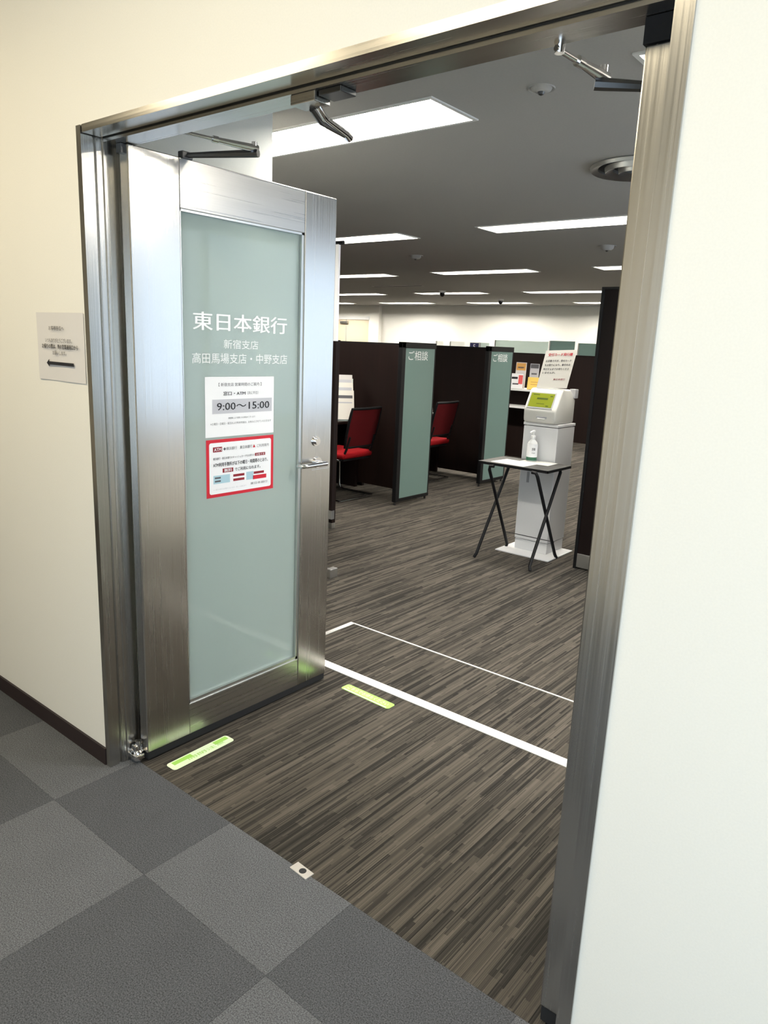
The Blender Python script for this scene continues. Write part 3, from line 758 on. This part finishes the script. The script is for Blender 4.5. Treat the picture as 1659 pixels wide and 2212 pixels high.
def glass_screen(y0, y1, label):
    t = thing('glass_screen', label, 'glass screen', (-1.95, y0, 0), 0, 'teal glass screens')
    w = y1-y0
    b = B(); bx(b, -0.022, 0.022, 0, 0.055, 0.055, PH+0.012, 0.003); obj('post', b, 'black', t)
    b = B(); bx(b, -0.018, 0.018, w-0.016, w, 0.055, PH+0.010, 0.002); obj('post', b, 'black', t)
    b = B(); bx(b, -0.022, 0.022, 0, w, PH-0.04, PH+0.012, 0.003); obj('top_rail', b, 'black', t)
    b = B(); bx(b, -0.022, 0.022, 0, w, 0.030, 0.062, 0.003); obj('bottom_rail', b, 'black', t)
    b = B(); bx(b, -0.004, 0.016, 0.055, w-0.016, 0.062, PH-0.04); pn = obj('pane', b, 'frost_teal', t)
    for yy in (0.02, w-0.03):
        b = B(); tube(b, [(0, yy, 0.0), (0, yy, 0.035)], 0.012, 10); obj('foot', b, 'dark_steel', t)
    text('lettering', 'ご相談', (0.016, (0.055+w-0.016)/2-0.03, PH-0.105), Y, Z, 0.30, 0.085, 'vinyl_white', t)
glass_screen(4.05, 4.575, 'teal frosted glass screen nearer the door, in black frame with white lettering')
glass_screen(5.53, 6.055, 'teal frosted glass screen farther from the door, in black frame with white lettering')
for i, (y0, y1, lb) in enumerate(((3.03, 4.49, 'dark booth desk behind the nearer red chair'), (4.55, 5.96, 'dark booth desk behind the farther red chair'))):
    t = thing('booth_desk', lb, 'desk', (0, 0, 0), 0, 'booth desks')
    b = B(); bx(b, -3.6, -2.72, y0, y1, 0.675, 0.70, 0.002); obj('desk_top', b, 'brown', t)
    b = B(); bx(b, -3.30, -3.27, y0+0.02, y1-0.02, 0.0, 0.675); obj('modesty_panel', b, 'panel_brown', t)
    for yy in (y0+0.01, y1-0.04):
        b = B(); bx(b, -3.55, -2.78, yy, yy+0.03, 0.0, 0.675); obj('side_panel', b, 'panel_brown', t)

def make_chair(label, loc, rz):
    t = thing('visitor_chair', label, 'chair', loc, rz, 'red visitor chairs')
    b = B(); bx(b, -0.21, 0.23, -0.225, 0.225, 0.405, 0.465, 0.025, 3); obj('seat', b, 'red', t, True)
    b = B(); bx(b, -0.19, 0.20, -0.20, 0.20, 0.385, 0.405, 0.004); obj('seat_pan', b, 'black', t)
    # back: gently curved slab leaning backwards
    def bpos(a, c):      # a across -1..1, c up 0..1
        wv = 0.205+0.018*math.sin(c*math.pi*0.8)
        return Vector((-0.20-0.085*c-0.03*(1-a*a), a*wv, 0.52+0.36*c))
    b = B(); n = 10
    for dx in (0.0, 0.014):
        g = [[b.verts.new(bpos(-1+2*i/n, j/n)-Vector((dx, 0, 0))) for j in range(n+1)] for i in range(n+1)]
        for i in range(n):
            for j in range(n): b.faces.new((g[i][j], g[i+1][j], g[i+1][j+1], g[i][j+1]))
    obj('backrest', b, 'red_mesh', t, True)
    loop = [bpos(-1+2*i/n, 1) for i in range(n+1)]+[bpos(1, 1-j/n) for j in range(1, n+1)]+[bpos(1-2*i/n, 0) for i in range(1, n+1)]+[bpos(-1, j/n) for j in range(1, n)]
    b = B(); tube(b, [p-Vector((0.007, 0, 0)) for p in loop], 0.013, 8, closed=True); obj('back_frame', b, 'black', t, True)
    for s in (-1, 1):
        b = B(); tube(b, [(-0.245, 0.18*s, 0.62), (-0.215, 0.19*s, 0.50), (-0.17, 0.195*s, 0.40), (-0.05, 0.2*s, 0.395)], 0.012, 8); obj('back_support', b, 'black', t, True)
        b = B(); tube(b, [(-0.16, 0.215*s, 0.393), (0.16, 0.225*s, 0.393), (0.205, 0.235*s, 0.37), (0.215, 0.24*s, 0.32), (0.215, 0.245*s, 0.07), (0.20, 0.245*s, 0.025), (0.16, 0.245*s, 0.012), (-0.20, 0.245*s, 0.012)], 0.011, 10)
        obj('sled_leg', b, 'chrome', t, True)
    b = B(); tube(b, [(-0.20, -0.245, 0.012), (-0.20, 0.245, 0.012)], 0.011, 10); obj('floor_bar', b, 'chrome', t, True)
    return t
make_chair('red mesh chair with black frame nearer the door, in front of the first brown divider', (-2.55, 3.97, 0), math.pi+0.05)
make_chair('red mesh chair half hidden behind the nearer teal glass screen', (-2.63, 5.42, 0), math.pi+0.05)

def leaflet_rack(label, loc, rz, cols, n=3, w=0.21, h=0.30):
    t = thing('leaflet_rack', label, 'leaflet rack', loc, rz, 'leaflet racks')
    b = B(); bx(b, -w/2, w/2, 0.0, 0.16, 0, 0.006); bx(b, -w/2, w/2, 0.154, 0.16, 0, h+0.12); obj('holder', b, 'frost_pale', t)
    for i in range(n):
        z0 = 0.01+0.075*i; y0 = 0.02+0.045*i
        b = B(); o = Vector((0, y0+0.02, z0+h/2)); v = Vector((0, 0.22, 1)).normalized()
        slab(b, o, X, v, w-0.02, h, 0.006); lf = obj('leaflet', b, cols[i % len(cols)], t)
        b = B(); slab(b, o+X.cross(v)*0.006, X, v, w-0.05, 0.03, 0.0006, 0, h*0.28); obj('heading', b, 'ink_grey' if i == 0 else 'grey_box', lf)
        b = B(); slab(b, o+X.cross(v)*0.006, X, v, w-0.06, 0.012, 0.0006, 0, h*0.08); obj('text_line', b, 'grey_box', lf)
    return t
leaflet_rack('tiered rack of white and cream leaflets on the desk by the nearer red chair', (-2.77, 4.24, 0.70), math.radians(55), ['paper_warm', 'paper_warm', 'paper_grey'], 3, 0.23, 0.29)
leaflet_rack('small rack of pinkish leaflets just right of the nearer teal glass screen', (-2.86, 5.80, 0.70), math.radians(50), ['paper_grey', 'pink', 'paper'], 2, 0.14, 0.22)

# ------------------------------------------------------------------ writing counter with brochures
t = thing('writing_counter', 'brown writing counter with two white shelves behind the farther teal glass screen', 'counter', (-2.55, 7.8, 0))
b = B(); bx(b, -0.75, 0.36, -0.12, 0.30, 0.930, 0.955, 0.003); obj('upper_shelf', b, 'white', t)
b = B(); bx(b, -0.75, 0.36, -0.16, 0.30, 0.700, 0.728, 0.003); obj('lower_shelf', b, 'white', t)
b = B(); bx(b, -0.72, 0.33, 0.10, 0.13, 0.0, 0.930); obj('front_panel', b, 'brown', t)
for xx in (-0.74, 0.32):
    b = B(); bx(b, xx, xx+0.03, -0.10, 0.29, 0.0, 0.930); obj('side_panel', b, 'brown', t)
def brochure(label, x, y, z, w, h, m, blocks, tilt=0.15):
    t = thing('brochure', label, 'brochure', (x, y, z), 0.35, 'brochures on the writing counter')
    v = Vector((0, tilt, 1)).normalized(); o = Vector((0, 0, h/2*v.z))
    b = B(); slab(b, o, X, v, w, h, 0.02); obj('cover', b, m, t)
    for (cx, cy, bw, bh, bm_) in blocks:
        b = B(); slab(b, o+X.cross(v)*0.0205, X, v, bw*w, bh*h, 0.0008, cx*w, cy*h); obj('print_block', b, bm_, t)
brochure('tall brochure with an orange heading on the writing counter', -2.83, 7.90, 0.955, 0.14, 0.35, 'paper_grey', ((0, 0.33, 0.9, 0.28, 'orange'), (0, 0.30, 0.6, 0.06, 'ink_grey'), (0, -0.02, 0.7, 0.22, 'grey_box')))
brochure('low white and red leaflet in front of the orange headed brochure', -2.80, 7.76, 0.955, 0.16, 0.20, 'paper', ((0.3, 0.1, 0.35, 0.6, 'pink'), (-0.2, 0.2, 0.5, 0.15, 'ink'), (-0.1, -0.2, 0.5, 0.1, 'ink_grey')))
brochure('grey leaflet with a dark top behind the yellow card', -2.64, 7.93, 0.955, 0.12, 0.34, 'grey_box', ((0, 0.40, 0.9, 0.16, 'ink_grey'), (0.0, 0.1, 0.6, 0.06, 'ink_grey')))
brochure('yellow card leaning on the writing counter', -2.53, 7.78, 0.955, 0.21, 0.165, 'yellow', ((0, 0.1, 0.6, 0.06, 'orange'), (0, -0.1, 0.6, 0.06, 'orange')), 0.3)

# ------------------------------------------------------------------ teller counter at the back with screens
t = thing('teller_counter', 'long dark brown counter front running across the back of the bank', 'counter', (0, 10.25, 0))
b = B(); bx(b, -9.5, 1.8, 0, 0.05, 0.0, 1.405); obj('front_panel', b, 'brown', t)
b = B(); bx(b, -9.5, 1.8, -0.01, 0.30, 1.405, 1.425); obj('counter_top', b, 'panel_brown', t)
def screen(x0, x1, z1, label, m='frost_pale', y=10.33):
    t = thing('counter_screen', label, 'screen', ((x0+x1)/2, y, 1.425), 0, 'glass screens on the teller counter')
    w = (x1-x0)/2
    b = B(); bx(b, -w, w, -0.004, 0.004, 0.0, z1-1.425); obj('pane', b, m, t)
    b = B(); bx(b, -w, -w+0.02, -0.012, 0.012, 0.0, z1-1.425); obj('clip', b, 'silver', t)
screen(-6.0, -5.83, 1.57, 'clear small screen at the left end of the teller counter', 'glass')
screen(-5.68, -5.36, 1.575, 'clear screen left of the navy monitor', 'glass')
screen(-5.03, -4.83, 1.57, 'clear narrow screen right of the navy monitor', 'frost_pale')
screen(-4.72, -3.68, 1.625, 'long pale glass screen on the teller counter behind the kiosk sign')
screen(-3.66, -3.20, 1.645, 'teal glass screen on the teller counter directly behind the kiosk sign', 'frost_teal')
screen(-3.14, -2.60, 1.620, 'teal glass screen on the teller counter beside the tall dark partition', 'frost_teal')
t = thing('counter_monitor', 'navy blue display standing on the teller counter between clear screens', 'display', (-5.19, 10.40, 1.425))
b = B(); bx(b, -0.10, 0.10, 0, 0.03, 0.0, 0.145, 0.004); obj('case', b, 'grey_plastic', t)
b = B(); bx(b, -0.09, 0.09, -0.002, 0.0, 0.01, 0.135); obj('display_face', b, 'navy', t)
text('lettering', '5', (0.0, -0.002, 0.072), X, Z, 0.05, 0.08, 'paper', t)

# back door in the rear wall
d3 = bpy.data.objects.new('door_3', None); COL.objects.link(d3); struct(d3, 'cream door in the far wall of the bank')
b = B(); bx(b, -9.72, -8.77, YB-0.02, YB, 0, 1.99); obj('door_panel', b, mat('cream door', (0.72, 0.62, 0.46, 1), 0.6), d3)
b = B()
bx(b, -9.79, -9.72, YB-0.04, YB, 0, 2.06); bx(b, -8.77, -8.70, YB-0.04, YB, 0, 2.06); bx(b, -9.79, -8.70, YB-0.04, YB, 1.99, 2.06)
obj('door_frame', b, 'white', d3)
b = B(); bx(b, -9.47, -9.455, YB-0.024, YB-0.02, 0, 1.99); obj('door_joint', b, 'grey_plastic', d3)
b = B(); bx(b, -9.62, -9.40, YB-0.07, YB-0.02, 1.90, 1.95); obj('door_closer_box', b, 'silver', d3)
struct(box('wall_pilaster', -8.70, -8.43, YB-0.10, YB, 0, CH, 'wall_in'))

# ------------------------------------------------------------------ sign stand behind the open leaf
t = thing('sign_stand', 'tall sign stand, white above and brown below, half hidden by the open door leaf', 'sign stand', (-1.22, 2.06, 0))
b = B(); bx(b, -0.30, 0.342, -0.008, 0.008, 1.47, 2.012); obj('upper_board', b, 'paper', t)
b = B(); bx(b, -0.30, 0.345, -0.012, 0.012, 0.44, 1.47); obj('lower_board', b, 'panel_brown', t)
b = B(); bx(b, -0.30, 0.346, -0.013, 0.013, 0.385, 0.44); obj('bottom_rail', b, 'silver', t)
b = B(); tube(b, [(-0.31, 0, 2.020), (0.372, 0, 2.020)], 0.011, 10); obj('top_rail', b, 'black', t)
b = B(); tube(b, [(0.02, 0.02, 0.03), (0.02, 0.02, 2.0)], 0.010, 8); obj('pole', b, 'silver', t)
b = B(); bx(b, -0.30, 0.34, 0.0, 0.04, 0.03, 0.05, 0.004); obj('foot_bar', b, 'dark_steel', t)
for xx in (-0.30, 0.315):
    b = B(); bx(b, xx, xx+0.040, -0.018, 0.05, 0.0, 0.06, 0.004); obj('foot', b, 'silver', t)

# ------------------------------------------------------------------ ceiling fittings
t = thing('air_diffuser', 'large round air diffuser of concentric rings in the ceiling by the right door leaf', 'air diffuser', (0.745, 2.30, CH))
for i, (r0, r1, d) in enumerate(((0.215, 0.185, 0.020), (0.150, 0.118, 0.028), (0.090, 0.058, 0.034))):
    b = B(); lathe(b, [(r0, 0.0), (r0+0.006, -0.006), (r0, -d), (r1, -d*0.55), (r1, 0.0)], n=40); obj('ring', b, 'silver', t, True)
b = B(); lathe(b, [(0, -0.034), (0.030, -0.034), (0.036, -0.02), (0.036, 0.0)], n=24); obj('core', b, 'silver', t, True)
b = B(); lathe(b, [(0, -0.001), (0.185, -0.001)], n=40); obj('throat', b, 'rubber', t)
def round_fit(name, label, cat, x, y, r, h, m='white', lens=None):
    t = thing(name, label, cat, (x, y, CH))
    b = B(); lathe(b, [(0, -h), (r*0.6, -h), (r*0.9, -h*0.6), (r, 0.0)], n=24); obj('body', b, m, t, True)
    b = B(); lathe(b, [(r*1.01, -0.001), (r*1.25, -0.004), (r*1.28, 0.0)], n=24); obj('collar', b, 'ceiling', t, True)
    if lens:
        b = B(); lathe(b, [(0, -h-0.012), (lens*0.7, -h-0.008), (lens, -h)], n=16); obj('nozzle', b, 'dark_steel', t, True)
round_fit('sprinkler_head', 'small round sprinkler head in the ceiling between the two closer arms', 'sprinkler', 0.84, 1.152, 0.035, 0.012, 'ceiling', 0.012)
round_fit('smoke_detector', 'round smoke detector in the ceiling left of centre', 'detector', -2.271, 4.631, 0.055, 0.032, 'ceiling', 0.012)
round_fit('smoke_detector', 'round smoke detector in the ceiling near the right door leaf', 'detector', -0.374, 4.634, 0.055, 0.035, 'ceiling', 0.012)
def camera_dome(label, x, y):
    t = thing('security_camera', label, 'camera', (x, y, CH), 0, 'ceiling cameras')
    b = B(); lathe(b, [(0, -0.03), (0.05, -0.03), (0.055, 0.0)], n=24); obj('mount', b, 'white', t, True)
    b = B(); lathe(b, [(0, -0.09), (0.02, -0.085), (0.035, -0.065), (0.040, -0.045), (0.040, -0.03)], n=20); obj('dome', b, 'lens', t, True)
camera_dome('black ceiling camera above the nearer teal glass screen', -4.50, 8.30)
camera_dome('black ceiling camera farther back near the rear wall lights', -4.47, 10.0)
t = thing('air_slot', 'long pale air slot in the ceiling between the third and fourth light rows', 'air vent', (-4.70, 7.44, CH))
b = B(); bx(b, -0.45, 0.45, -0.05, 0.05, -0.006, 0.0, 0.002); obj('frame', b, 'silver', t)
b = B(); bx(b, -0.43, 0.43, -0.02, 0.02, -0.008, -0.006); obj('slot', b, 'rubber', t)
